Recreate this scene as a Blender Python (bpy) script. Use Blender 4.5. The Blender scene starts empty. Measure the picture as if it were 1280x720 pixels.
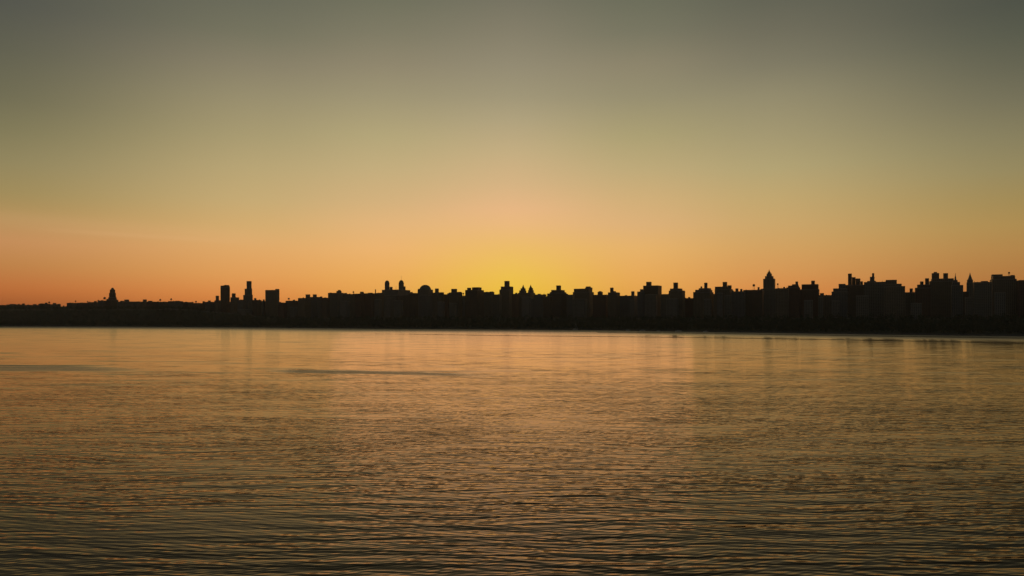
import bpy, math, random
import numpy as np
from mathutils import Vector

random.seed(7)
rng = np.random.default_rng(7)
sc = bpy.context.scene
COL = sc.collection
R = math.radians

# ------------------------------------------------------------------ survey
F, CU, HV, CAMZ = 914.0, 640.0, 397.0, 31.0       # focal length (px of a 1280 frame), centre column, horizon row, eye height
K = CAMZ * F
SU = [-700, -300, -160, 0, 160, 320, 480, 640, 760, 880, 1000, 1080, 1280, 1440, 2000]
SV = [401.4, 405.2, 406.6, 407.9, 408.3, 409.4, 411.0, 412.0, 412.9, 414.8, 416.5, 417.7, 420.2, 421.8, 426.7]
def shore_y(u): return K / (float(np.interp(u, SU, SV)) - HV)
GRID = R(-26.7)                                    # the street grid's turn
def ground_z(off, u=999):
    hill = float(np.interp(u, [-500, 230, 350], [32, 32, 0]))*float(np.interp(off, [60, 185, 900, 3000], [0, 1, 1, 0]))
    return hill+float(np.interp(off, [-1, 0, 25, 60, 175, 320, 1200, 6000], [-4, 2.2, 3.5, 7, 27, 31, 31, 31]))

# ------------------------------------------------------------------ materials
def new_mat(name):
    m = bpy.data.materials.new(name); m.use_nodes = True
    nt = m.node_tree; nt.nodes.clear()
    return m, nt
def N(nt, t, **kw):
    n = nt.nodes.new(t)
    for k, v in kw.items(): setattr(n, k, v)
    return n
def math_node(nt, op, a, b=None, c=None, clamp=False):
    n = nt.nodes.new('ShaderNodeMath'); n.operation = op; n.use_clamp = clamp
    for i, v in enumerate((a, b, c)):
        if v is None: continue
        if isinstance(v, (int, float)): n.inputs[i].default_value = v
        else: nt.links.new(v, n.inputs[i])
    return n.outputs[0]
def srgb(c):
    return tuple(((x/255)/12.92 if x/255 <= .04045 else ((x/255+.055)/1.055)**2.4) for x in c) + (1.0,)

def vmath(nt, op, a, b=None, sc_=None):
    n = nt.nodes.new('ShaderNodeVectorMath'); n.operation = op
    for i, v in enumerate((a, b)):
        if v is None: continue
        if isinstance(v, tuple): n.inputs[i].default_value = v
        else: nt.links.new(v, n.inputs[i])
    if sc_ is not None:
        if isinstance(sc_, (int, float)): n.inputs['Scale'].default_value = sc_
        else: nt.links.new(sc_, n.inputs['Scale'])
    return n.outputs['Value'] if op in ('DOT_PRODUCT', 'LENGTH') else n.outputs['Vector']
def plain_mat(name, col, rough=.8, metal=0., var=.25, scale=.4):
    m, nt = new_mat(name)
    o = N(nt, 'ShaderNodeOutputMaterial'); p = N(nt, 'ShaderNodeBsdfPrincipled')
    tc = N(nt, 'ShaderNodeTexCoord'); nz = N(nt, 'ShaderNodeTexNoise'); nz.inputs['Scale'].default_value = scale
    nz.inputs['Detail'].default_value = 4
    nt.links.new(tc.outputs['Object'], nz.inputs['Vector'])
    mx = N(nt, 'ShaderNodeMix', data_type='RGBA')
    mx.inputs['A'].default_value = tuple(c*(1-var) for c in col) + (1,)
    mx.inputs['B'].default_value = tuple(min(1, c*(1+var)) for c in col) + (1,)
    nt.links.new(nz.outputs['Fac'], mx.inputs['Factor'])
    nt.links.new(mx.outputs['Result'], p.inputs['Base Color'])
    p.inputs['Roughness'].default_value = rough; p.inputs['Metallic'].default_value = metal
    nt.links.new(p.outputs[0], o.inputs[0])
    return m

def wall_mat(name, col, bay, storey):
    """masonry with rows of window openings, storeys read from the building's own height"""
    m, nt = new_mat(name)
    o = N(nt, 'ShaderNodeOutputMaterial'); p = N(nt, 'ShaderNodeBsdfPrincipled')
    tc = N(nt, 'ShaderNodeTexCoord'); sp = N(nt, 'ShaderNodeSeparateXYZ'); nt.links.new(tc.outputs['Object'], sp.inputs[0])
    geo = N(nt, 'ShaderNodeNewGeometry'); sn = N(nt, 'ShaderNodeSeparateXYZ'); nt.links.new(geo.outputs['Normal'], sn.inputs[0])
    hz = math_node(nt, 'ADD', sp.outputs[0], sp.outputs[1])
    fx = math_node(nt, 'FRACT', math_node(nt, 'DIVIDE', hz, bay))
    fz = math_node(nt, 'FRACT', math_node(nt, 'DIVIDE', sp.outputs[2], storey))
    def band(v, lo, hi):
        return math_node(nt, 'MULTIPLY', math_node(nt, 'GREATER_THAN', v, lo), math_node(nt, 'LESS_THAN', v, hi))
    w = math_node(nt, 'MULTIPLY', band(fx, .28, .68), band(fz, .28, .8))
    w = math_node(nt, 'MULTIPLY', w, math_node(nt, 'LESS_THAN', math_node(nt, 'ABSOLUTE', sn.outputs[2]), .4))
    nz = N(nt, 'ShaderNodeTexNoise'); nz.inputs['Scale'].default_value = .12; nz.inputs['Detail'].default_value = 5
    nt.links.new(tc.outputs['Object'], nz.inputs['Vector'])
    mx = N(nt, 'ShaderNodeMix', data_type='RGBA')
    mx.inputs['A'].default_value = tuple(c*.75 for c in col) + (1,)
    mx.inputs['B'].default_value = tuple(c*1.2 for c in col) + (1,)
    nt.links.new(nz.outputs['Fac'], mx.inputs['Factor'])
    m2 = N(nt, 'ShaderNodeMix', data_type='RGBA'); m2.inputs['B'].default_value = (.03, .035, .04, 1)
    nt.links.new(w, m2.inputs['Factor']); nt.links.new(mx.outputs['Result'], m2.inputs['A'])
    nt.links.new(m2.outputs['Result'], p.inputs['Base Color'])
    nt.links.new(math_node(nt, 'MULTIPLY_ADD', w, -.6, .85), p.inputs['Roughness'])
    nt.links.new(p.outputs[0], o.inputs[0])
    return m

WALLS = [wall_mat('red_brick', (.16, .09, .065), 3.1, 3.1), wall_mat('buff_brick', (.22, .18, .13), 3.4, 3.2),
         wall_mat('limestone', (.20, .185, .155), 3.6, 3.4), wall_mat('brown_brick', (.14, .10, .07), 2.9, 3.0),
         wall_mat('grey_brick', (.17, .165, .16), 3.3, 3.1), wall_mat('tan_brick', (.20, .16, .11), 3.8, 3.0)]
PALE = wall_mat('pale_stone', (.22, .205, .185), 3.4, 3.2)
STONE = plain_mat('cornice_stone', (.30, .27, .23))
ROOFM = plain_mat('slate_roof', (.10, .10, .10), .7)
COPPER = plain_mat('weathered_copper', (.12, .17, .14), .6)
CEDAR = plain_mat('cedar_tank', (.14, .10, .07), .8)
STEEL = plain_mat('dark_steel', (.08, .08, .08), .5, .6)
LEAF = plain_mat('leaf', (.045, .06, .025), .8, var=.5, scale=.05)
BARK = plain_mat('bark', (.07, .055, .04))
SOIL = plain_mat('soil_and_grass', (.06, .065, .035), .95, scale=.02)
ROCK = plain_mat('seawall_stone', (.14, .13, .12), .8, scale=.3)
WHITE = plain_mat('white_gelcoat', (.75, .75, .73), .3, var=.04)
NAVY = plain_mat('blue_canvas', (.05, .07, .12), .8)
GLASS = plain_mat('tinted_glass', (.02, .025, .03), .1)
WOOD = plain_mat('dock_planks', (.20, .17, .13), .85)
ALU = plain_mat('aluminium_spar', (.55, .55, .55), .35, .7, var=.05)

# ------------------------------------------------------------------ mesh helpers
class MB:
    def __init__(s): s.v = []; s.f = []
    def box(s, x0, x1, y0, y1, z0, z1):
        b = len(s.v)
        s.v += [(x0,y0,z0),(x1,y0,z0),(x1,y1,z0),(x0,y1,z0),(x0,y0,z1),(x1,y0,z1),(x1,y1,z1),(x0,y1,z1)]
        s.f += [tuple(b+i for i in q) for q in ((3,2,1,0),(4,5,6,7),(0,1,5,4),(1,2,6,5),(2,3,7,6),(3,0,4,7))]
        return s
    def lathe(s, cx, cy, prof, n=12, sx=1, sy=1, turn=0):
        """prof: list of (radius, z) from bottom to top"""
        b = len(s.v)
        for r, z in prof:
            for i in range(n):
                a = 2*math.pi*i/n + turn
                s.v.append((cx+math.cos(a)*r*sx, cy+math.sin(a)*r*sy, z))
        for j in range(len(prof)-1):
            for i in range(n):
                k = (i+1) % n
                s.f.append((b+j*n+i, b+j*n+k, b+(j+1)*n+k, b+(j+1)*n+i))
        s.f.append(tuple(b+i for i in reversed(range(n))))
        s.f.append(tuple(b+(len(prof)-1)*n+i for i in range(n)))
        return s
    def bar(s, p, q, r, n=6):
        p, q = Vector(p), Vector(q); d = (q-p).normalized()
        a = d.orthogonal().normalized(); c = d.cross(a); b = len(s.v)
        for o in (p, q):
            for i in range(n):
                t = 2*math.pi*i/n; s.v.append(tuple(o+a*math.cos(t)*r+c*math.sin(t)*r))
        for i in range(n):
            k = (i+1) % n; s.f.append((b+i, b+k, b+n+k, b+n+i))
        s.f += [tuple(b+i for i in reversed(range(n))), tuple(b+n+i for i in range(n))]
        return s
    def build(s, name, mat, parent=None):
        me = bpy.data.meshes.new(name); me.from_pydata(s.v, [], s.f); me.materials.append(mat); me.update()
        o = bpy.data.objects.new(name, me); COL.objects.link(o)
        if parent: o.parent = parent
        return o
def empty(name, loc, rz, label, cat, group=None):
    o = bpy.data.objects.new(name, None); COL.objects.link(o)
    o.location = loc; o.rotation_euler = (0, 0, rz); o['label'] = label; o['category'] = cat
    if group: o['group'] = group
    o.empty_display_size = 5
    return o

# ------------------------------------------------------------------ buildings
class Building:
    def __init__(s, u0, u1, v, off, aspect=.8, wall=None, name='apartment_building'):
        s.u0, s.u1 = u0, u1
        s.uc = (u0+u1)/2; s.Y = shore_y(s.uc)+off
        s.a = math.atan((s.uc-CU)/F)
        th = s.a + GRID                                # how far the grid is turned from this sight line
        s.c, s.si = abs(math.cos(th)), abs(math.sin(th)); s.sg = -1 if math.sin(th) > 0 else 1
        s.wall = wall or random.choice(WALLS)
        s.k = s.Y*math.cos(s.a)/F                      # metres across per pixel
        s.x = (s.uc-CU)/F*s.Y
        s.gz = ground_z(off, s.uc)
        s.root = empty(name, (s.x, s.Y, s.gz), GRID, '', 'building')
        s.asp = aspect
        W = (u1-u0)*s.k
        s.w = W/(s.c+aspect*s.si); s.d = s.w*aspect
        s.half = W/2
        s.tops = []                                     # (u0,u1,z)
        z = s.z(v)
        MB().box(-s.w/2, s.w/2, -s.d/2, s.d/2, -2, z).build('wall', s.wall, s.root)
        s.cornice(0, 0, s.w, s.d, z)
        s.tops.append((u0, u1, z))
        s.feats = []
    def z(s, v): return CAMZ + (HV-v)/F*s.Y - s.gz
    def cornice(s, cx, cy, w, d, z):
        e = .35
        m = MB()
        m.box(cx-w/2-e, cx+w/2+e, cy-d/2-e, cy+d/2+e, z-1.3, z-.9)
        m.build('cornice', STONE, s.root)
        t = .3; h = .0
        m = MB()
        for (x0, x1, y0, y1) in ((-w/2, w/2, -d/2, -d/2+t), (-w/2, w/2, d/2-t, d/2), (-w/2, -w/2+t, -d/2+t, d/2-t), (w/2-t, w/2, -d/2+t, d/2-t)):
            m.box(cx+x0, cx+x1, cy+y0, cy+y1, z-.004, z+.9)
        m.build('parapet', STONE, s.root)
    def place(s, u0, u1, aspect=None):
        aspect = aspect or s.asp
        W = (u1-u0)*s.k; w = W/(s.c+aspect*s.si); d = w*aspect
        w = min(w, s.w*.99); d = min(d, s.d*.99)
        half = (w*s.c+d*s.si)/2; room = s.half-half
        al = 0 if room < 1e-3 else max(-1, min(1, ((u0+u1)/2-s.uc)*s.k/room))
        return al*(s.w-w)/2, al*s.sg*(s.d-d)/2, w, d
    def base(s, u):
        return max([z for a, b, z in s.tops if a-.3 <= u <= b+.3] or [s.tops[0][2]])
    def b(s, u0, u1, v, name=None):
        cx, cy, w, d = s.place(u0, u1)
        z0 = s.base((u0+u1)/2); z1 = s.z(v)
        big = (u1-u0) > 7
        if z1 <= z0+.3: return
        MB().box(cx-w/2, cx+w/2, cy-d/2, cy+d/2, z0-1.0 if big else z0, z1).build(name or ('upper_storeys' if big else 'penthouse'), s.wall, s.root)
        if z1-z0 > 6 or big: s.cornice(cx, cy, w, d, z1)
        s.tops.append((u0, u1, z1)); s.feats.append('b' if not big else 'u')
    def t(s, u, v, w=2.3):
        cx, cy, _, _ = s.place(u-w/2, u+w/2, 1)
        r = w*s.k/2; z1 = s.z(v); z0 = s.base(u)
        hb = min(r*1.9, (z1-z0)*.75); zb = z1-hb
        tk = MB().lathe(cx, cy, [(r, zb), (r*.96, z1-hb*.25), (r*1.04, z1-hb*.25+.01), (.15, z1)], 14).build('water_tank', CEDAR, s.root)
        st = MB()
        for i in range(4):
            a = math.pi/4+i*math.pi/2
            st.bar((cx+math.cos(a)*r*.8, cy+math.sin(a)*r*.8, z0), (cx+math.cos(a)*r*.8, cy+math.sin(a)*r*.8, zb), .2)
        st.box(cx-r*.85, cx+r*.85, cy-r*.85, cy+r*.85, zb-.35, zb-.01)
        st.build('tank_stand', STEEL, tk)
        s.feats.append('t')
    def dome(s, u0, u1, v, neck=0.):
        cx, cy, _, _ = s.place(u0, u1, 1)
        r = (u1-u0)*s.k/2; z0 = s.base((u0+u1)/2); z1 = s.z(v); h = z1-z0
        prof = [(r, z0)] + [(r*math.cos(t), z0+h*neck+h*(1-neck)*math.sin(t)) for t in np.linspace(0, 1.45, 8)]
        MB().lathe(cx, cy, prof, 18).build('dome', COPPER, s.root)
        s.tops.append((u0, u1, z1)); s.feats.append('d')
    def spire(s, u0, u1, v, n=4, step=.5):
        cx, cy, w, d = s.place(u0, u1, 1)
        r = (u1-u0)*s.k/2; z0 = s.base((u0+u1)/2); z1 = s.z(v); h = z1-z0
        MB().lathe(cx, cy, [(r, z0), (r*.86, z0+h*.22), (r*.5, z0+h*.5), (r*.28, z0+h*.68), (.25, z1)], n if n > 4 else 8).build('spire', COPPER, s.root)
        s.feats.append('s')
    def mast(s, u, v):
        cx, cy, _, _ = s.place(u-.3, u+.3, 1)
        MB().bar((cx, cy, s.base(u)), (cx, cy, s.z(v)), .35).build('antenna', STEEL, s.root)
    def round_top(s, u0, u1, v0, v1):
        """a barrel-topped upper storey whose right shoulder curves down"""
        cx, cy, w, d = s.place(u0, u1)
        z0 = s.base((u0+u1)/2); z1 = s.z(v1); n = 8; m = MB(); pts = [(-w/2, z0-1)]
        pts += [(-w/2, z1-1)]
        for t in np.linspace(math.pi*.6, 0, n): pts.append((w/2*.1+math.cos(t)*w/2*.9, z0+(z1-z0)*math.sin(t)))
        pts.append((w/2, z0-1))
        k = len(pts)
        for yy in (-d/2, d/2):
            for p in pts: m.v.append((cx+p[0], cy+yy, p[1]))
        m.f += [tuple(range(k)), tuple(range(2*k-1, k-1, -1))]
        for i in range(k):
            j = (i+1) % k; m.f.append((j, i, k+i, k+j))
        m.build('rounded_crown', s.wall, s.root)

# u0, u1, roof row, offset inland (None = cycled), features, landmark name
BL = [
 (-14,8,381.6,None,[],None),(8,31.5,381,None,[('b',12,20,380.3),('b',27.5,31,379.3),('b',22,25,380)],None),
 (31,50,381.5,None,[('b',41,46,380.2),('b',34,36,380.7)],None),(48,63,380,None,[('b',50,55,379.3),('b',56,59.5,378.3),('t',61.5,376.8)],None),
 (63,76,380.6,None,[('b',66,70.5,378.8),('b',72,75,379.8)],None),(74,86,383.5,None,[('b',78.5,80.6,382)],None),
 (83.5,97,379,None,[('b',86,92,378.4),('t',94.5,375.5,1.8)],None),(96,112,378.8,None,[('b',100,104,378.2),('t',109.5,376.3,1.8)],None),
 (110,124,378,None,[('b',117.5,121,376.3),('t',122.8,374.8,1.7)],None),
 (122,137,376.2,None,[('b',126,129,375.2),('t',130.8,371.2,3.2),('b',133,136.5,374)],None),
 (133,148,375,300,[('b',135.3,146,372,'tower'),('b',136.3,144.9,366.5,'tower'),('b',137.3,144,362.3,'tower'),('dome',138.6,142.8,359.6)],'domed stepped tower'),
 (146,157,377.5,None,[('b',150,155,376)],None),(155,169,377.2,None,[('b',155.3,161.5,374.8)],None),
 (167,185,377.4,None,[('b',178.5,183.5,374.6),('b',170,175,376.8)],None),(183,198,377.4,None,[('b',185,190.5,376)],None),
 (196,212,377.6,None,[('t',200.3,373.7,2.4),('b',204,208,377)],None),(210,229,376.8,None,[('t',214,372.9,2.2),('b',219,225,376)],None),
 (228,242,378,None,[('b',231,234,377.2)],None),(240,256,379.2,None,[('t',245,376,2),('b',253.2,256,376.8)],None),
 (255,269,377.6,None,[('b',260,263.5,375.6)],None),(268,276.5,375.7,None,[('b',269.6,273.8,370)],None),
 (275.6,287.4,359.5,420,[('b',275.7,281.5,357.4),('round_top',279.5,287.3,359,356.2)],'rounded tower'),
 (288,299,372,None,[('b',289.7,294.6,367)],None),(297,308,375.2,None,[('b',300,303,374.4)],None),
 (304,316,369,430,[('b',305.8,315.2,361.2,'tower'),('b',308.2,314.5,351.7,'tower')],'tall slim tower'),
 (315.5,327,375.3,None,[('b',317.6,320.5,373)],None),(326,334,376.7,None,[('b',328.5,331,374.6)],None),
 (331.6,349.3,363,380,[('b',344,349.2,361.2)],'flat-topped square block'),
 (348,359,378.6,None,[('b',349,351.5,377.4)],None),(357,374,376.3,None,[('t',361,372.2,2.3),('b',366,369,374.7)],None),
 (372.5,388.5,373,None,[('b',382,387.8,368.3)],None),(386,403,371.6,None,[('b',391,396,368.3),('b',400,403,370.5)],None),
 (402,412,372.6,None,[('b',405,408,371.8)],None),(410,431,366.6,None,[('b',420.5,427,364),('b',422.3,426,362.5),('b',412,415,365.8)],None),
 (429,446,368,None,[('b',431,434,366.3),('t',441.8,363.9,2),('b',436,438,367)],None),(444,456,367.5,None,[('b',450,454.8,365)],None),
 (454,470,367,None,[('b',460,466,366),('b',468.8,470,362)],None),(469,480,366.7,None,[('b',472,475,366)],None),
 (477.5,513,362.8,900,[('b',481,486.9,353.6,'tower'),('dome',481.3,486.6,350.7),('b',487,490.8,359),('mast',495,357.4),('b',498.3,504.9,353.4,'tower'),('dome',498.7,504.6,350),('mast',501.6,344.5),('b',504.7,507,358.2)],'twin domed towers'),
 (511,523,366.7,None,[('b',513,516,365)],None),
 (522,541.3,362.4,700,[('b',522.5,526.5,361),('dome',524.3,539,356)],'broad domed building'),
 (540,550,366.2,None,[('b',543.7,548.5,361)],None),(548,555,365.8,None,[],None),(553,562.5,368.3,None,[('b',559,562,366.6)],None),
 (561,578,366,None,[('b',564,571.4,361.5),('b',571.5,577,364.8)],None),(576,584,370,None,[('t',579.3,366,1.8)],None),
 (581.5,605,363,None,[('b',584,589,360.2),('b',590,602,359.6)],None),(604,618,365.5,None,[('b',612,617,364.4),('b',607,610,364.7)],None),
 (616,627,368.5,None,[('b',619,622,368)],None),
 (624.3,641.7,362.5,450,[('b',626,641.6,358.6),('b',630.5,637,351.6)],'boxy penthouse block'),
 (640,649,367.7,None,[('b',644,646.7,366)],None),
 (647.3,669,366.4,900,[('b',649,658,363.4,'tower'),('b',650.7,657,360.8,'tower'),('spire',652,656,355.6),('b',660,667.3,363,'tower'),('b',661,666.3,360.4,'tower'),('spire',661.5,665.3,355.6)],'twin pointed towers'),
 (667,682,368.6,None,[('b',672,676,367.3)],None),(679,690,370.7,None,[('t',682.2,367.8,1.9)],None),
 (684,710,367.4,None,[('b',687.3,708,365.6),('b',689,706,363),('b',695.3,701.3,357.2)],'stepped pyramidal block'),
 (708,718,368.8,None,[],None),
 (716,742.4,365.6,420,[('b',717.3,740.5,361.4),('b',731.5,740.6,359.8),('b',732.3,738.5,358.1)],'long high-shouldered block'),
 (741,762,369,None,[('b',747,753.5,365.2),('b',748.5,752,364)],None),(760,775,366,None,[('b',762.8,770,364.4),('b',762.6,767,360)],None),
 (774,797,370.2,None,[('b',781,784,369),('b',789,793.2,364.5)],None),(796.5,806,364.9,None,[('b',800,804.5,362)],None),
 (804,827.2,357.6,350,[('b',807.7,814.5,352.8)],'corner penthouse block'),
 (826,838,368.2,None,[('b',829,832,367.6)],None),(836,856.5,363.8,None,[('b',837.5,853,361.2),('b',841.7,847.6,353.7)],None),
 (855,869,373.2,None,[('b',860,863,371.4)],None),
 (866.5,892,365.6,None,[('b',869,890.5,362.8),('b',873.5,889,360.8),('t',876.7,357.8,2.4),('b',880.2,884.4,353.8)],None),
 (893.4,916.3,362,310,[('b',893.7,909.5,359),('b',903.3,909,352.9),('b',909.2,914.6,357)],None),
 (914,932,364.8,None,[('b',919.3,923,361),('b',925.2,928,361.6)],None),
 (929,955,363,None,[('t',942.3,355,3.1),('b',947,949.5,359.3),('b',950,954,361.6)],None),
 (951,972,361.5,500,[('b',954,969.2,349,'tower'),('b',956.2,966.9,345.7,'tower'),('b',958.2,964.9,342.5,'tower'),('b',959.4,963.6,340.3,'tower'),('spire',960.3,962.6,336.6)],'tallest stepped tower'),
 (970,986,361,None,[('t',972.2,354.2,2),('b',979,981.4,358.6)],None),
 (983,1000.4,359.8,None,[('b',985,998.8,357.5),('b',990,998,355.8),('b',994.3,997.6,352.3)],None),
 (1000,1024.4,362.2,400,[('b',1002,1023.3,356),('b',1014,1018.6,351.3)],'small-hutted flat block'),
 (1023,1041,369.5,None,[('b',1025,1030,366.5)],None),(1039.5,1060,365.2,None,[('b',1041.5,1059.5,361.2),('b',1048.3,1057,355.4)],None),
 (1056,1082,356.8,390,[('b',1060,1064.8,342.6,'tower'),('b',1064.9,1069.5,347),('b',1069.6,1075.5,348.6),('b',1075.6,1078.7,352)],'turreted block'),
 (1080,1108,353.2,None,[('b',1084,1095,351.8),('b',1087.4,1093.2,346.5),('b',1090,1092.8,342)],None),
 (1105,1131.2,358.6,None,[('b',1105.3,1127,355.5),('b',1107,1121,350.3)],None),
 (1130,1146,366,None,[('b',1137,1141,361.1)],None),
 (1143.5,1163,360.3,None,[('b',1146.3,1162.8,356.4),('b',1150,1154.4,352.3),('b',1156.3,1161.2,348.7)],None),
 (1161,1193,352,360,[('b',1163.5,1192,349),('b',1164.4,1174,341.6,'tower'),('b',1167,1171.4,339.6),('b',1179,1185,342.3)],'broad two-humped block'),
 (1189,1204,357,None,[('b',1190,1200,353),('b',1191.6,1197,350),('spire',1192.9,1195.6,341)],None),
 (1203,1210.5,365,None,[],None),
 (1208,1217,353.5,520,[('b',1208.6,1216.2,350,'tower'),('spire',1209.7,1215.4,340.6)],'lone pointed tower'),
 (1216,1240,353.3,None,[('b',1226,1235,352)],None),
 (1237,1270.5,349.8,330,[('b',1238.5,1268.7,346),('b',1238.7,1253.3,343.3),('t',1261.3,340.2,2.6),('b',1262.8,1268.2,344.5)],'wide tank-topped block'),
 (1269,1304,351,None,[('b',1270,1274.5,350)],None),
]
OFFS = [262, 348, 305, 395, 280, 370, 325]
ORD = ['', 'first', 'second', 'third', 'fourth', 'fifth', 'sixth', 'seventh', 'eighth', 'ninth', 'tenth', 'eleventh']
FILL = []
LABELS = {
 'domed stepped tower': 'dark stepped church-like tower with small domed top above the low far-left skyline',
 'rounded tower': 'dark rounded high-rise with one curved shoulder, just left of the tall slim tower',
 'tall slim tower': 'tall slim dark tower with low stepped base, highest on the left half',
 'flat-topped square block': 'dark squarish high-rise with flat top and one raised corner, standing alone in low skyline',
 'twin domed towers': 'dark apartment house with two slender dome-topped towers and an antenna',
 'broad domed building': 'dark building with one broad low dome, right of the twin domed towers',
 'boxy penthouse block': 'brownish boxy block with one tall square penthouse, in front of the brightest glow',
 'twin pointed towers': 'dark apartment house with two small pointed towers side by side in the yellow glow',
 'stepped pyramidal block': 'dark block stepping up from both sides to one square central penthouse',
 'long high-shouldered block': 'long dark block with flat roof rising to a higher right end, mid skyline',
 'corner penthouse block': 'dark square block with flat roof and tall box at its left corner',
 'tallest stepped tower': 'dark tower stepping inward to a pointed tip, the tallest on the whole skyline',
 'small-hutted flat block': 'flat dark block with small roof hut, second right of the tallest stepped tower',
 'turreted block': 'dark block with a tall left turret and roofs stepping down to its right',
 'broad two-humped block': 'broad dark block with two tall roof boxes side by side, left of two spires',
 'lone pointed tower': 'narrow dark tower ending in a sharp spire beside a deep gap in the skyline',
 'wide tank-topped block': 'wide dark block at the right edge with large flat penthouse and water tank',
}
lm = [(i, b[5]) for i, b in enumerate(BL) if b[5]]
for i, (u0, u1, v, off, feats, key) in enumerate(BL):
    if off is None: off = OFFS[i % 7]
    wall = WALLS[(i*5+i//6) % 6]
    name = 'apartment_building'
    if key in ('domed stepped tower',): name = 'church_tower'
    elif key and 'tower' in key: name = 'high_rise_tower'
    B = Building(u0, u1, v, off, aspect=[.7, .9, 1.1, .8][i % 4], wall=wall, name=name)
    for f in feats: getattr(B, f[0])(*f[1:])
    if key:
        B.root['label'] = LABELS[key]; B.root['category'] = 'tower' if 'tower' in name else 'apartment building'
    else:
        j, k = min(lm, key=lambda q: abs(q[0]-i)); n = abs(j-i); side = 'left' if i < j else 'right'
        ft = 'with rooftop water tank' if 't' in B.feats else ('with thin spire' if 's' in B.feats else
             ('with two roof boxes' if B.feats.count('b') > 1 else ('with one roof box' if 'b' in B.feats else 'with plain roof')))
        size = 'low' if v > 374 else ('tall' if v < 361 else 'mid-height')
        B.root['label'] = f"{size} dark block {ft}, {ORD[n] if n > 1 else 'directly'} {side} of the {k}"
        B.root['category'] = 'apartment building'
    if u1-u0 > 9:
        cr = random.Random(i); z0 = B.tops[0][2]
        for q in range(int((u1-u0)/4.5)):
            uu_ = cr.uniform(u0+1.2, u1-1.2); wd_ = cr.uniform(.8, 2.2)
            ok = all(not (a-wd_ < uu_ < b+wd_) for a, b, z in B.tops[1:])
            if not ok: continue
            cx, cy, w_, d_ = B.place(uu_-wd_/2, uu_+wd_/2, 1); hh = cr.uniform(.7, 3.2)
            MB().box(cx-w_/2, cx+w_/2, cy-d_/2, cy+d_/2, z0-.2, z0+hh).build('roof_bulkhead', wall, B.root)
            if cr.random() < .25: MB().bar((cx, cy, z0+hh-.1), (cx, cy, z0+hh+cr.uniform(2, 5)), .12).build('antenna', STEEL, B.root)
    B.root['group'] = 'buildings along the skyline'

# lower city blocks further inland, seen only in the gaps
def profile(u): return min([b[2] for b in BL if b[0]-1 <= u <= b[1]+1] or [382])
uu = -10; q = 0
while uu < 1290:
    wd = 22+(q*7) % 9
    v = max(b[2] for b in BL if b[1] > uu and b[0] < uu+wd)+2.5
    B = Building(uu, uu+wd, v, 560+(q*83) % 150, aspect=.6, wall=WALLS[q % 6])
    mid = uu+wd/2
    dd, b = min(((abs((b[0]+b[1])/2-mid), b) for b in BL if b[5]), key=lambda t: t[0])
    FILL.append((mid, b, B)) if True else None
    uu += wd-2; q += 1
for b5 in {id(f[1]): f[1] for f in FILL}.values():
    bm = (b5[0]+b5[1])/2
    for side in ('left', 'right'):
        g = sorted([f for f in FILL if f[1] is b5 and (f[0] < bm) == (side == 'left')], key=lambda f: abs(f[0]-bm))
        for n, f in enumerate(g):
            f[2].root['label'] = f"low block behind the front rows, {ORD[n+1]} such one {side} of the {b5[5]}"
            f[2].root['group'] = 'inland blocks behind the skyline'
            f[2].root['category'] = 'apartment building'

# the city goes on past both ends of the frame
for side, us, vv in (('left', range(-285, -14, 22), 381.), ('right', range(1304, 1880, 26), 352.)):
    for q, u_ in enumerate(us):
        er = random.Random(u_)
        B = Building(u_, u_+er.uniform(28, 44), vv-(max(0, u_-1300)*.01)+er.uniform(-6, 14)*(1 if side == 'right' else .2), OFFS[q % 7]+20, aspect=.8, wall=WALLS[q % 6])
        a_ = u_+er.uniform(2, 16); B.b(a_, a_+er.uniform(4, 13), vv-(max(0, u_-1300)*.01)-er.uniform(0, 7)*(1 if side == 'right' else .3))
        B.root['label'] = f'plain dark apartment block past the {side} end of the skyline'
        B.root['category'] = 'apartment building'; B.root['group'] = f'blocks past the {side} end of the skyline'

# a nearer row of paler houses facing the park
FR = [(196,228,387.2),(297,312,386.6),(362,372,384),(425,437,376.5),(468,477,374.5),(482.5,489,372.5),(493,504,376),(547,556,377.5),(562,571,379),
      (652,664,371.5),(716,734,374),(787,793.5,375),(806,822,368.5),(833,848,373.5),(880,890,374),(896,903.5,366.5),(905.5,914,369.5),(1005,1016,375.5),
      (1023,1029,371.5),(1040,1049,376),(1070,1086,370),(1138,1152,379.5),(1206,1214,372),(1243,1257,366)]
for i, (u0, u1, v) in enumerate(FR):
    B = Building(u0, u1, v, 196+(i*37) % 22, aspect=.6, wall=PALE if i % 2 else WALLS[2], name='terrace_house' if u1-u0 < 10 else 'apartment_building')
    if i % 3 == 0: B.b(u0+(u1-u0)*.3, u0+(u1-u0)*.6, v-1.2)
    mid = (u0+u1)/2
    c = [(abs((b[0]+b[1])/2-mid), b) for b in BL if b[5]]
    dd, b = min(c, key=lambda q: q[0]); k = b[5]; bm = (b[0]+b[1])/2
    n = 1+sum(1 for (a0, a1, _) in FR if bm < (a0+a1)/2 < mid or mid < (a0+a1)/2 < bm)
    if dd < 9: pos = f"in front of the {k}" if not any(abs((x+y)/2-bm) < dd for x, y, _ in FR) else f"in front of and beside the {k}"
    else: pos = f"{ORD[n]} {'left' if mid < bm else 'right'} of the {k}"
    B.root['label'] = f"pale house facing the park, {pos}"
    B.root['category'] = 'house'; B.root['group'] = 'paler fronts facing the riverside park'

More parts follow.
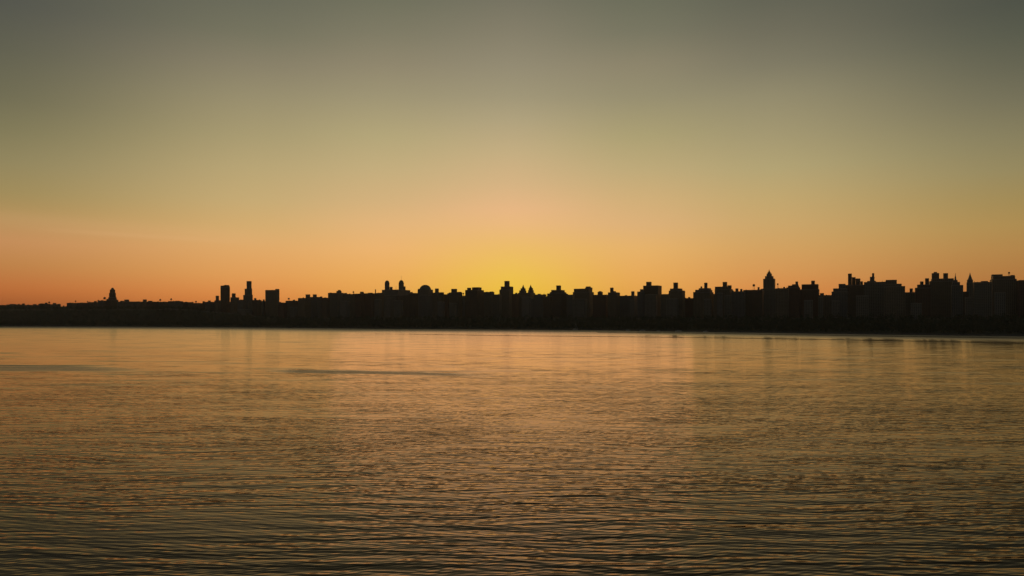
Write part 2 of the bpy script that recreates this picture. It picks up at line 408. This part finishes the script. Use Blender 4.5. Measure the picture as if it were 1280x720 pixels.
# ------------------------------------------------------------------ riverbank
US = list(range(-500, 2001, 20))
SP = [((u-CU)/F*shore_y(u), shore_y(u)) for u in US]
ol = [-3, 0, 12, 25, 60, 100, 140, 175, 240, 320, 600, 1200, 3000, 6500]
m = MB()
for (uq, (x, y)) in zip(US, SP):
    dx, dy = x/y, 1.0
    for o in ol:
        m.v.append((x+dx*o, y+dy*o, ground_z(o, uq)+(random.uniform(-.6, .6) if 12 < o < 600 else 0)))
k = len(ol)
for i in range(len(SP)-1):
    for j in range(k-1):
        m.f.append((i*k+j, (i+1)*k+j, (i+1)*k+j+1, i*k+j+1))
g = m.build('ground', SOIL); g['kind'] = 'structure'
# seawall
m = MB()
for i, (x, y) in enumerate(SP):
    for (o, z) in ((-4.2, -4), (-3.6, 1.9), (-3.4, 2.6), (-1.6, 2.6), (-1.5, -4)):
        m.v.append((x+x/y*o, y+o, z))
for i in range(len(SP)-1):
    for j in range(4): m.f.append((i*5+j, (i+1)*5+j, (i+1)*5+j+1, i*5+j+1))
w = m.build('seawall', ROCK); w['label'] = 'long low dark stone seawall along the far riverbank'; w['category'] = 'wall'

# park trees on the slope: one mass
tv, tf, tm = [], [], []
bv = MB()
nq = 0
quads = []
for u in np.concatenate([np.arange(-300, -40, 4.), np.arange(-40, 1320, 2.1), np.arange(1320, 1900, 2.6)]):
    Ys = shore_y(u); dens = 1.0
    for o in (7, 20, 34, 50, 68, 88, 110, 132, 155)+((188, 206, 224) if u < 262 else ()):
        oo = o+rng.uniform(-9, 9); uu = u+rng.uniform(-2.4, 2.4)
        if oo < 3: oo = 3
        if rng.random() < (.55 if o < 15 else (.5 if o > 170 else .28)): continue
        Y = shore_y(uu)+oo; X = (uu-CU)/F*Y
        h = rng.uniform(8, 17) * (.7 if o < 15 else 1)
        if o > 170:
            oo = o+rng.uniform(-5, 5); h = rng.uniform(10, 16.5)
            if uu > 225: h *= .8
        gz = ground_z(oo, uu); r = h*rng.uniform(.28, .42)
        if rng.random() < .25: bv.bar((X, Y, gz-.5), (X+rng.uniform(-.5, .5), Y, gz+h*.7), .25, 4)
        n = 34
        d = rng.normal(size=(n, 3)); d /= np.linalg.norm(d, axis=1)[:, None]
        rad = rng.uniform(.45, 1.08, n)[:, None]
        c = d*rad*np.array([r, r, h*.38])+np.array([X, Y, gz+h*.62])
        s = rng.uniform(.7, 1.5, n)[:, None]
        a = rng.normal(size=(n, 3)); a /= np.linalg.norm(a, axis=1)[:, None]
        b = np.cross(a, rng.normal(size=(n, 3))); b /= np.linalg.norm(b, axis=1)[:, None]
        quads.append(np.stack([c-a*s, c-b*s*.8, c+a*s, c+b*s*.8], axis=1))
Q = np.concatenate(quads).reshape(-1, 3); nf = len(Q)//4
me = bpy.data.meshes.new('treeline')
bvv = np.array(bv.v); nb = len(bvv)
me.from_pydata([tuple(p) for p in bvv], [], bv.f)
bo = me
me2 = bpy.data.meshes.new('treeline')
allv = np.concatenate([Q, bvv])
me2.vertices.add(len(allv)); me2.vertices.foreach_set('co', allv.ravel())
loops = list(range(nf*4)); starts = list(range(0, nf*4, 4)); tot = [4]*nf
for f in bv.f:
    starts.append(len(loops)); tot.append(len(f)); loops.extend(i+nf*4 for i in f)
me2.loops.add(len(loops)); me2.loops.foreach_set('vertex_index', loops)
me2.polygons.add(len(starts)); me2.polygons.foreach_set('loop_start', starts); me2.polygons.foreach_set('loop_total', tot)
me2.materials.append(LEAF); me2.materials.append(BARK)
me2.polygons.foreach_set('material_index', [0]*nf+[1]*len(bv.f))
me2.update(calc_edges=True); me2.validate()
bpy.data.meshes.remove(bo)
tr = bpy.data.objects.new('treeline', me2); COL.objects.link(tr)
tr['kind'] = 'stuff'; tr['label'] = 'dark unbroken belt of park trees along the far riverbank'; tr['category'] = 'trees'

# ------------------------------------------------------------------ boats on the far side
def hull_mb(L, B, H):
    m = MB(); ns = 9
    for i in range(ns):
        t = i/(ns-1); x = -L/2+L*t
        b = B/2*(1-max(0, t-.45)**2*3.2) * (.86+.14*min(1, t*4)); b = max(b, .05)
        sh = H*(1+.35*t*t)
        for (yy, zz) in ((-b, sh), (-b*.85, H*.25), (-b*.35, -.35), (b*.35, -.35), (b*.85, H*.25), (b, sh)):
            m.v.append((x+(.0 if zz > 0 else -L*.04*t), yy, zz))
    for i in range(ns-1):
        for j in range(5): m.f.append((i*6+j, i*6+j+1, (i+1)*6+j+1, (i+1)*6+j))
        m.f.append((i*6+5, i*6, (i+1)*6, (i+1)*6+5))
    m.f.append((0, 1, 2, 3, 4, 5)); m.f.append(tuple((ns-1)*6+j for j in (5, 4, 3, 2, 1, 0)))
    return m
def spot(u, off):
    Y = shore_y(u)+off; return ((u-CU)/F*Y, Y, 0)
def yacht(u, off, rz, label):
    r = empty('sailing_yacht', spot(u, off), rz, label, 'sailboat')
    hull_mb(13, 3.8, 1.5).build('hull', WHITE, r)
    MB().box(-3, 2.2, -1.2, 1.2, 1.55, 2.35).box(-2.6, 1.4, -.95, .95, 2.34, 2.6).build('cabin', WHITE, r)
    MB().box(-2.4, 1.6, -1.23, 1.23, 1.85, 2.15).build('cabin_window', GLASS, r)
    MB().bar((1, 0, 1.6), (1, 0, 16), .13).build('mast', ALU, r)
    b = MB().bar((1, 0, 3.4), (-4.6, 0, 3.3), .1).build('boom', ALU, r)
    MB().bar((.8, 0, 3.7), (-4.4, 0, 3.55), .33, 8).build('furled_sail', WHITE, b)
    MB().bar((1, 0, 15.8), (6.3, 0, 2.1), .16).build('furled_jib', WHITE, r)
def motorboat(u, off, rz, label, L=10):
    s = L/10
    r = empty('motorboat', spot(u, off), rz, label, 'motorboat', 'boats moored off the far bank')
    hull_mb(L, 3.3*s, 1.3*s).build('hull', WHITE, r)
    MB().box(-2*s, 2.2*s, -1.25*s, 1.25*s, 1.3*s, 2.5*s).build('cabin', WHITE, r)
    MB().box(-1.8*s, 2.25*s, -1.28*s, 1.28*s, 1.8*s, 2.25*s).build('cabin_window', GLASS, r)
    MB().box(-2.6*s, 1.2*s, -1.3*s, 1.3*s, 3.3*s, 3.42*s).bar((-2.4*s, -1.1*s, 2.5*s), (-2.4*s, -1.1*s, 3.3*s), .06).bar((-2.4*s, 1.1*s, 1.3*s), (-2.4*s, 1.1*s, 3.3*s), .06).bar((1*s, -1.1*s, 2.5*s), (1*s, -1.1*s, 3.3*s), .06).bar((1*s, 1.1*s, 2.5*s), (1*s, 1.1*s, 3.3*s), .06).build('canopy', NAVY, r)
yacht(719, -9, R(8), 'small pale sailing boat with bare mast moored alone at the far bank')
for (u, off, rz, L, lab) in ((785, -16, 150, 11, 'faint pale motorboat nearest to the lone sailing boat'),
                         (803, -20, -24, 13, 'large faint motorboat at the left end of the floating dock'),
                         (823, -18, 160, 9, 'short faint motorboat near the middle of the floating dock'),
                         (848, -22, -20, 14, 'longest faint motorboat at the right end of the floating dock'),
                         (882, -16, 155, 11, 'faint motorboat moored apart, rightmost of the moored boats')):
    motorboat(u, off, R(rz), lab, L)
dk = empty('floating_dock', spot(826, -26), GRID, 'low faint floating dock with mooring posts off the far bank', 'dock')
MB().box(-46, 46, -1.2, 1.2, .1, .6).build('deck', WOOD, dk)
for x in (-44, -22, 0, 22, 44): MB().lathe(x, 1.45, [(.2, -4), (.2, 3.2), (.05, 3.5)], 8).build('mooring_post', STEEL, dk)

# ------------------------------------------------------------------ water
SUNE = .042
TILT, TILT_Y0, SLOPE = .13, 500., .029
def water_material():
    m, nt = new_mat('river_water')
    o = N(nt, 'ShaderNodeOutputMaterial')
    geo = N(nt, 'ShaderNodeNewGeometry'); P = geo.outputs['Position']
    sp = N(nt, 'ShaderNodeSeparateXYZ'); nt.links.new(P, sp.inputs[0]); X, Y = sp.outputs[0], sp.outputs[1]
    def noise(sx, sy, rot, detail=2, rough=.5, dist=0.):
        mp = N(nt, 'ShaderNodeMapping'); mp.inputs['Rotation'].default_value = (0, 0, R(rot)); mp.inputs['Scale'].default_value = (1, 1, 1)
        nt.links.new(P, mp.inputs['Vector'])
        m2 = N(nt, 'ShaderNodeMapping'); m2.inputs['Scale'].default_value = (sx, sy, 1); nt.links.new(mp.outputs[0], m2.inputs['Vector'])
        n = N(nt, 'ShaderNodeTexNoise'); n.inputs['Scale'].default_value = 1; n.inputs['Detail'].default_value = detail
        n.inputs['Roughness'].default_value = rough; n.inputs['Distortion'].default_value = dist
        nt.links.new(m2.outputs[0], n.inputs['Vector']); return n.outputs['Fac']
    def maprange(v, a, b, c, d, smooth=True):
        n = N(nt, 'ShaderNodeMapRange'); n.interpolation_type = 'SMOOTHSTEP' if smooth else 'LINEAR'
        nt.links.new(v, n.inputs[0])
        for i, q in enumerate((a, b, c, d)): n.inputs[i+1].default_value = q
        return n.outputs[0]
    def curve(v, pts, x0, x1, y0, y1):
        """a world-space line y = f(x)"""
        n = N(nt, 'ShaderNodeFloatCurve'); c = n.mapping.curves[0]
        pts = sorted(pts)
        q = [((x-x0)/(x1-x0), (y-y0)/(y1-y0)) for x, y in pts]
        c.points[0].location = q[0]; c.points[1].location = q[-1]
        for a in q[1:-1]: c.points.new(*a)
        n.mapping.update()
        nt.links.new(math_node(nt, 'DIVIDE', math_node(nt, 'SUBTRACT', v, x0), x1-x0), n.inputs['Value'])
        return math_node(nt, 'MULTIPLY_ADD', n.outputs[0], y1-y0, y0)
    # gusts and calm lanes
    gust = noise(.0035, .011, 14, 3, .55, .4)
    g = maprange(gust, .38, .62, .72, 1.25)
    # rougher streak (old wake) lanes and glassy lanes by the bank
    wob = math_node(nt, 'MULTIPLY_ADD', noise(.012, .03, 0, 3), 2., -1.)
    def lane(pts, half, xa, xb, feather, wobble):
        xs = [a for a, b in pts]; ys = [b for a, b in pts]
        c = curve(X, pts, min(xs)-1, max(xs)+1, min(ys)-1, max(ys)+1)
        dd = math_node(nt, 'ABSOLUTE', math_node(nt, 'SUBTRACT', math_node(nt, 'MULTIPLY_ADD', wob, wobble, Y), c))
        mk = maprange(dd, half*.55, half*1.2, 1, 0)
        mk = math_node(nt, 'MULTIPLY', mk, maprange(X, xa, xa+feather, 0, 1))
        return math_node(nt, 'MULTIPLY', mk, maprange(X, xb-feather, xb, 1, 0))
    def w(u, v): y = K/(v-HV); return ((u-CU)/F*y, y)
    calm1 = lane([w(560, 415.5), w(700, 415.2), w(800, 415.9), w(880, 416.7), w(960, 418.1), w(1080, 419.9), w(1280, 422.7), w(1400, 424.5)], 25, 40, 900, 260, 2.5)
    calm2 = lane([w(330, 416.3), w(500, 417.6), w(640, 419.6), w(800, 421.2), w(960, 423.3), w(1120, 426), w(1280, 428.8), w(1400, 430.8)], 15, -480, 900, 420, 2.5)
    rough1 = lane([w(300, 461), w(360, 463.5), w(430, 465), w(500, 466.5), w(610, 469), w(660, 470)], 11, -150, -8, 30, 9)
    rough2 = lane([w(-60, 458), w(0, 459.5), w(100, 461), w(180, 466), w(240, 470)], 22, -420, -205, 60, 22)
    calm = math_node(nt, 'MAXIMUM', calm1, math_node(nt, 'MULTIPLY', calm2, .75))
    rgh = math_node(nt, 'MAXIMUM', rough1, math_node(nt, 'MULTIPLY', rough2, .6))
    # wind ripples: slopes of many small crossing wave trains, crests mostly across the view
    vm = lambda op, a, b=None, sc_=None: vmath(nt, op, a, b, sc_)
    wn = N(nt, 'ShaderNodeTexNoise'); wn.inputs['Scale'].default_value = .05; wn.inputs['Detail'].default_value = 2
    nt.links.new(P, wn.inputs['Vector'])
    wv = vm('SCALE', vm('SUBTRACT', wn.outputs['Color'], (.5, .5, .5)), None, 2.2)
    w2 = N(nt, 'ShaderNodeTexNoise'); w2.inputs['Scale'].default_value = .014; w2.inputs['Detail'].default_value = 1
    nt.links.new(P, w2.inputs['Vector'])
    PW = vm('ADD', vm('ADD', P, wv), vm('SCALE', vm('SUBTRACT', w2.outputs['Color'], (.5, .5, .5)), None, 13.))
    wr = random.Random(5); tot = None; lnY = math_node(nt, 'LOGARITHM', Y, 2.718281828)
    NW = 24
    for i in range(NW):
        L = .72*(8.5/.72)**((i+wr.random()*.8)/NW)
        th = wr.gauss(0, 15 if L < 3 else 12); kx, ky = math.sin(R(th)), math.cos(R(th)); kk = 2*math.pi/L
        sl_ = SLOPE*(1.0 if L < 3 else .65)*wr.uniform(.7, 1.2)
        ph = math_node(nt, 'ADD', vm('DOT_PRODUCT', PW, (kx*kk, ky*kk, 0)), wr.uniform(0, 6.28))
        ph = math_node(nt, 'MULTIPLY_ADD', math_node(nt, 'SINE', ph), .45, ph)          # peaked crests
        y0 = math.sqrt(L*K*1.1)
        fd = maprange(lnY, math.log(y0), math.log(y0*2.6), sl_, 0, True)
        c = math_node(nt, 'MULTIPLY', math_node(nt, 'ADD', math_node(nt, 'COSINE', ph), .2194), fd)
        v = vm('SCALE', (kx, ky, 0), None, c)
        tot = v if tot is None else vm('ADD', tot, v)
    # broad undulation
    un = math_node(nt, 'MULTIPLY_ADD', noise(.018, .06, 8, 3, .6), 2, -1)
    un = math_node(nt, 'MULTIPLY', un, maprange(lnY, math.log(120), math.log(1500), TILT*.2, .008, False))
    g2_ = maprange(noise(.025, .07, -12, 3, .6, .5), .32, .68, .66, 1.3)
    am = math_node(nt, 'MULTIPLY', math_node(nt, 'MULTIPLY', g, g2_), math_node(nt, 'MULTIPLY_ADD', calm, -.95, 1))
    am = math_node(nt, 'MULTIPLY', am, math_node(nt, 'MULTIPLY_ADD', rgh, 1.0, 1))
    am = math_node(nt, 'MULTIPLY', am, maprange(lnY, math.log(85), math.log(260), .98, .8, False))
    tot = vm('SCALE', tot, None, am)
    st = N(nt, 'ShaderNodeSeparateXYZ'); nt.links.new(tot, st.inputs[0])
    # unresolved wave faces far out lean to the near bank
    ts = math_node(nt, 'MULTIPLY', math_node(nt, 'POWER', math_node(nt, 'DIVIDE', Y, math_node(nt, 'ADD', Y, TILT_Y0)), 2), TILT)
    ts = math_node(nt, 'MULTIPLY', ts, math_node(nt, 'MULTIPLY_ADD', calm, -.9, 1))
    ts = math_node(nt, 'MULTIPLY', ts, math_node(nt, 'MULTIPLY_ADD', rgh, 6., 1))
    # thin ruffled streaks scattered over the far water, and chop against the bank
    sk = maprange(noise(.011, .075, 3, 3, .6, .3), .54, .68, 0, .06)
    sk = math_node(nt, 'MULTIPLY', sk, maprange(lnY, math.log(200), math.log(420), .15, 1))
    sk = math_node(nt, 'MULTIPLY', sk, math_node(nt, 'MULTIPLY_ADD', calm, -.95, 1))
    bl = [w(u_, float(np.interp(u_, SU, SV))) for u_ in range(0, 1281, 160)]
    bd = math_node(nt, 'SUBTRACT', curve(X, bl, min(a for a, b in bl)-1, max(a for a, b in bl)+1, min(b for a, b in bl)-1, max(b for a, b in bl)+1), Y)
    near = math_node(nt, 'MULTIPLY', maprange(bd, 20, 560, .135, 0), math_node(nt, 'MULTIPLY_ADD', calm, -1, 1))
    sk = math_node(nt, 'ADD', sk, near)
    sy = math_node(nt, 'ADD', math_node(nt, 'ADD', math_node(nt, 'ADD', st.outputs[1], un), ts), sk)
    sy = math_node(nt, 'ADD', sy, math_node(nt, 'MULTIPLY', math_node(nt, 'EXPONENT', math_node(nt, 'DIVIDE', Y, -90)), .07))
    sy = math_node(nt, 'MAXIMUM', sy, math_node(nt, 'DIVIDE', -.55*CAMZ, Y))
    cx = N(nt, 'ShaderNodeCombineXYZ'); cx.inputs[2].default_value = 1
    nt.links.new(math_node(nt, 'MULTIPLY', st.outputs[0], -1), cx.inputs[0]); nt.links.new(math_node(nt, 'MULTIPLY', sy, -1), cx.inputs[1])
    NRM = vm('NORMALIZE', cx.outputs[0])
    NRMF = vm('NORMALIZE', vm('ADD', cx.outputs[0], vm('SCALE', (0, 1, 0), None, ts)))
    rr = maprange(math_node(nt, 'LOGARITHM', Y, 2.718281828), math.log(110), math.log(1000), .085, .11, False)
    rr = math_node(nt, 'MULTIPLY', rr, math_node(nt, 'MULTIPLY_ADD', g, .25, .75))
    rr = math_node(nt, 'MULTIPLY', rr, math_node(nt, 'MULTIPLY_ADD', calm, -.72, 1))
    rr = math_node(nt, 'MULTIPLY_ADD', rgh, .2, rr)
    gl = N(nt, 'ShaderNodeBsdfGlossy'); gl.distribution = 'MULTI_GGX'; GT = (1, .82, .65, 1); gl.inputs['Color'].default_value = GT
    df = N(nt, 'ShaderNodeBsdfDiffuse'); df.inputs['Color'].default_value = (.035, .026, .014, 1)
    fr = N(nt, 'ShaderNodeFresnel'); fr.inputs['IOR'].default_value = 1.5
    mx = N(nt, 'ShaderNodeMixShader')
    for q in (gl, df): nt.links.new(NRM, q.inputs['Normal'])
    g2 = N(nt, 'ShaderNodeBsdfGlossy'); g2.distribution = 'MULTI_GGX'; g2.inputs['Color'].default_value = GT
    n2 = vm('NORMALIZE', vm('ADD', cx.outputs[0], vm('SCALE', (0, 1, 0), None, math_node(nt, 'MULTIPLY_ADD', near, .9, math_node(nt, 'MULTIPLY', ts, .62)))))
    nt.links.new(n2, g2.inputs['Normal']); nt.links.new(math_node(nt, 'MULTIPLY', rr, .9), g2.inputs['Roughness'])
    gm = N(nt, 'ShaderNodeMixShader'); gm.inputs[0].default_value = .28
    nt.links.new(gl.outputs[0], gm.inputs[1]); nt.links.new(g2.outputs[0], gm.inputs[2])
    nt.links.new(NRMF, fr.inputs['Normal'])
    nt.links.new(rr, gl.inputs['Roughness']); nt.links.new(fr.outputs[0], mx.inputs[0])
    nt.links.new(df.outputs[0], mx.inputs[1]); nt.links.new(gm.outputs[0], mx.inputs[2])
    nt.links.new(mx.outputs[0], o.inputs[0])
    return m
m = MB()
m.v = [(-14500, -2500, 0), (14500, -2500, 0), (14500, 11500, 0), (-14500, 11500, 0)]; m.f = [(0, 1, 2, 3)]
wt = m.build('water', water_material()); wt['kind'] = 'structure'

# ------------------------------------------------------------------ air
hm, hn = new_mat('morning_haze')
ho = N(hn, 'ShaderNodeOutputMaterial'); hv = N(hn, 'ShaderNodeVolumePrincipled')
hv.inputs['Color'].default_value = (.85, .82, .78, 1); hv.inputs['Density'].default_value = 4.5e-5; hv.inputs['Anisotropy'].default_value = .4
hn.links.new(hv.outputs[0], ho.inputs['Volume'])
hz = MB().box(-15000, 15000, -3000, 12500, -6, 170).build('haze', hm); hz['kind'] = 'stuff'; hz['category'] = 'haze'; hz['label'] = 'thin morning haze over the river and city'

# ------------------------------------------------------------------ sky
world = bpy.data.worlds.new('World'); sc.world = world; world.use_nodes = True
nt = world.node_tree; nt.nodes.clear()
wo = N(nt, 'ShaderNodeOutputWorld'); bg = N(nt, 'ShaderNodeBackground')
tc = N(nt, 'ShaderNodeTexCoord'); sp = N(nt, 'ShaderNodeSeparateXYZ'); nt.links.new(tc.outputs['Generated'], sp.inputs[0])
az = math_node(nt, 'ARCTAN2', sp.outputs[0], sp.outputs[1])
el = math_node(nt, 'ARCSINE', sp.outputs[2])
elf = math_node(nt, 'DIVIDE', el, math.pi/2, clamp=True)
def ramp(u, stops, top=(66, 68, 60), zen=(46, 50, 50)):
    r = N(nt, 'ShaderNodeValToRGB'); e = r.color_ramp; a = math.atan((u-CU)/F)
    pts = []
    for v, c in stops:
        ang = math.atan((HV-v)/F*math.cos(a)); pts.append((ang/(math.pi/2), c))
    pts += [(.36, top), (.6, zen), (1, zen)]
    pts.sort(key=lambda q: q[0])
    while len(e.elements) < len(pts): e.elements.new(.5)
    for i, (q, c) in enumerate(pts):
        e.elements[i].position = q; e.elements[i].color = srgb(c)
    e.interpolation = 'LINEAR'
    nt.links.new(elf, r.inputs[0]); return r.outputs[0]
RAMPS = [
 (0, [(397,(178,92,45)),(378,(186,102,50)),(360,(199,116,60)),(330,(196,134,76)),(300,(200,144,92)),(285,(192,145,92)),(262,(176,144,90)),(240,(162,141,91)),(200,(146,134,94)),(160,(129,122,88)),(120,(113,109,83)),(60,(97,96,79)),(0,(84,85,76))]),
 (320, [(397,(230,132,64)),(375,(234,143,71)),(345,(232,162,90)),(310,(228,172,106)),(285,(216,174,112)),(250,(200,172,118)),(210,(186,166,118)),(170,(170,156,114)),(120,(152,142,110)),(80,(136,128,104)),(40,(117,115,94)),(0,(106,106,89))]),
 (480, [(397,(238,164,78)),(370,(240,170,82)),(345,(240,176,94)),(310,(238,182,114)),(280,(228,182,124)),(250,(212,178,126)),(210,(196,174,126)),(170,(180,166,122)),(120,(158,148,116)),(80,(143,134,109)),(40,(126,122,100)),(0,(112,112,92))]),
 (640, [(397,(247,197,54)),(370,(244,199,66)),(345,(240,197,82)),(310,(237,190,106)),(280,(235,186,127)),(262,(232,184,133)),(230,(214,180,132)),(190,(196,174,130)),(150,(176,162,126)),(120,(160,150,120)),(80,(146,138,114)),(40,(132,126,105)),(0,(118,115,97))]),
 (800, [(397,(236,164,76)),(370,(238,170,80)),(345,(236,174,92)),(310,(232,180,108)),(280,(222,178,122)),(250,(210,176,122)),(210,(190,170,122)),(170,(172,160,116)),(120,(150,142,112)),(80,(140,132,107)),(40,(120,118,97)),(0,(108,109,90))]),
 (960, [(397,(228,134,66)),(370,(228,143,73)),(340,(220,156,88)),(310,(214,164,98)),(280,(206,168,108)),(250,(196,168,112)),(210,(180,164,117)),(170,(165,153,114)),(120,(147,139,109)),(80,(127,122,100)),(40,(112,109,91)),(0,(99,99,84))]),
 (1280, [(397,(186,108,55)),(370,(187,114,58)),(345,(182,124,66)),(310,(182,136,76)),(280,(176,142,82)),(250,(164,140,86)),(210,(150,137,95)),(170,(136,128,94)),(120,(116,112,88)),(80,(101,100,81)),(40,(88,90,75)),(0,(78,81,70))]),
]
def mixc(f, a, b):
    n = N(nt, 'ShaderNodeMix', data_type='RGBA'); nt.links.new(f, n.inputs['Factor']); nt.links.new(a, n.inputs['A']); nt.links.new(b, n.inputs['B'])
    return n.outputs['Result']
def azr(v, a, b, mode='SMOOTHSTEP'):
    n = N(nt, 'ShaderNodeMapRange'); n.interpolation_type = mode; nt.links.new(v, n.inputs[0]); n.inputs[1].default_value = a; n.inputs[2].default_value = b
    return n.outputs[0]
back = ramp(640, [(397,(78,68,60)),(330,(74,70,64)),(200,(62,64,62)),(60,(54,57,56))], (48,51,51), (44,48,48))
acc = None; prev = None
for u, st in RAMPS:
    a = math.atan((u-CU)/F); rp = ramp(u, st)
    acc = rp if acc is None else mixc(math_node(nt, 'MULTIPLY', math_node(nt, 'ADD', azr(az, prev, a), azr(az, prev, a, 'LINEAR')), .5), acc, rp)
    prev = a
acc = mixc(azr(math_node(nt, 'ABSOLUTE', az), R(35), R(85)), acc, back)
# thin high cloud streaks low on the left
def streak(e0, slope, width, a0, a1, gain, base):
    line = math_node(nt, 'SUBTRACT', el, math_node(nt, 'MULTIPLY_ADD', az, slope, e0))
    g = math_node(nt, 'EXPONENT', math_node(nt, 'MULTIPLY', math_node(nt, 'POWER', math_node(nt, 'DIVIDE', line, width), 2), -1))
    g = math_node(nt, 'MULTIPLY', g, math_node(nt, 'MULTIPLY', azr(az, a0, a0+.12), math_node(nt, 'SUBTRACT', 1, azr(az, a1-.12, a1))))
    g = math_node(nt, 'MULTIPLY', g, gain)
    c = N(nt, 'ShaderNodeMix', data_type='RGBA'); c.inputs['B'].default_value = srgb((238, 190, 140))
    nt.links.new(g, c.inputs['Factor']); nt.links.new(base, c.inputs['A']); return c.outputs['Result']
acc = streak(.0909, -.018, .0028, -.62, -.30, .10, acc)
acc = streak(.0935, -.03, .010, -.9, -.25, .08, acc)
sky = N(nt, 'ShaderNodeTexSky'); sky.sky_type = 'NISHITA'; sky.sun_disc = False
sky.sun_elevation = R(0.6); sky.sun_rotation = R(0); sky.altitude = 30
vm = N(nt, 'ShaderNodeVectorMath'); vm.operation = 'SCALE'; vm.inputs['Scale'].default_value = .004
nt.links.new(sky.outputs[0], vm.inputs[0])
va = N(nt, 'ShaderNodeVectorMath'); va.operation = 'ADD'
nt.links.new(acc, va.inputs[0]); nt.links.new(vm.outputs[0], va.inputs[1])
nt.links.new(va.outputs[0], bg.inputs['Color']); bg.inputs['Strength'].default_value = 1.0
nt.links.new(bg.outputs[0], wo.inputs[0])

sl = bpy.data.lights.new('sun', 'SUN'); sl.energy = SUNE; sl.angle = R(28); sl.color = (1, .5, .32)
so = bpy.data.objects.new('sun', sl); COL.objects.link(so)
e0 = R(5); so.rotation_euler = Vector((0, math.cos(e0), math.sin(e0))).to_track_quat('Z', 'Y').to_euler()

# ------------------------------------------------------------------ camera and output
cam = bpy.data.cameras.new('camera'); co = bpy.data.objects.new('camera', cam); COL.objects.link(co)
cam.sensor_width = 36; cam.lens = 36*F/1280; cam.shift_y = (HV-360)/1280; cam.clip_end = 60000; cam.clip_start = .5
co.location = (0, 0, CAMZ); co.rotation_euler = (R(90), 0, 0)
sc.camera = co
sc.render.engine = 'CYCLES'
sc.cycles.use_denoising = True
sc.cycles.denoiser = 'OPENIMAGEDENOISE'
sc.cycles.denoising_input_passes = 'RGB_ALBEDO_NORMAL'
sc.cycles.denoising_prefilter = 'ACCURATE'
sc.cycles.max_bounces = 4; sc.cycles.volume_bounces = 0
sc.view_settings.view_transform = 'Standard'; sc.view_settings.look = 'None'
sc.view_settings.exposure = 0; sc.view_settings.gamma = 1
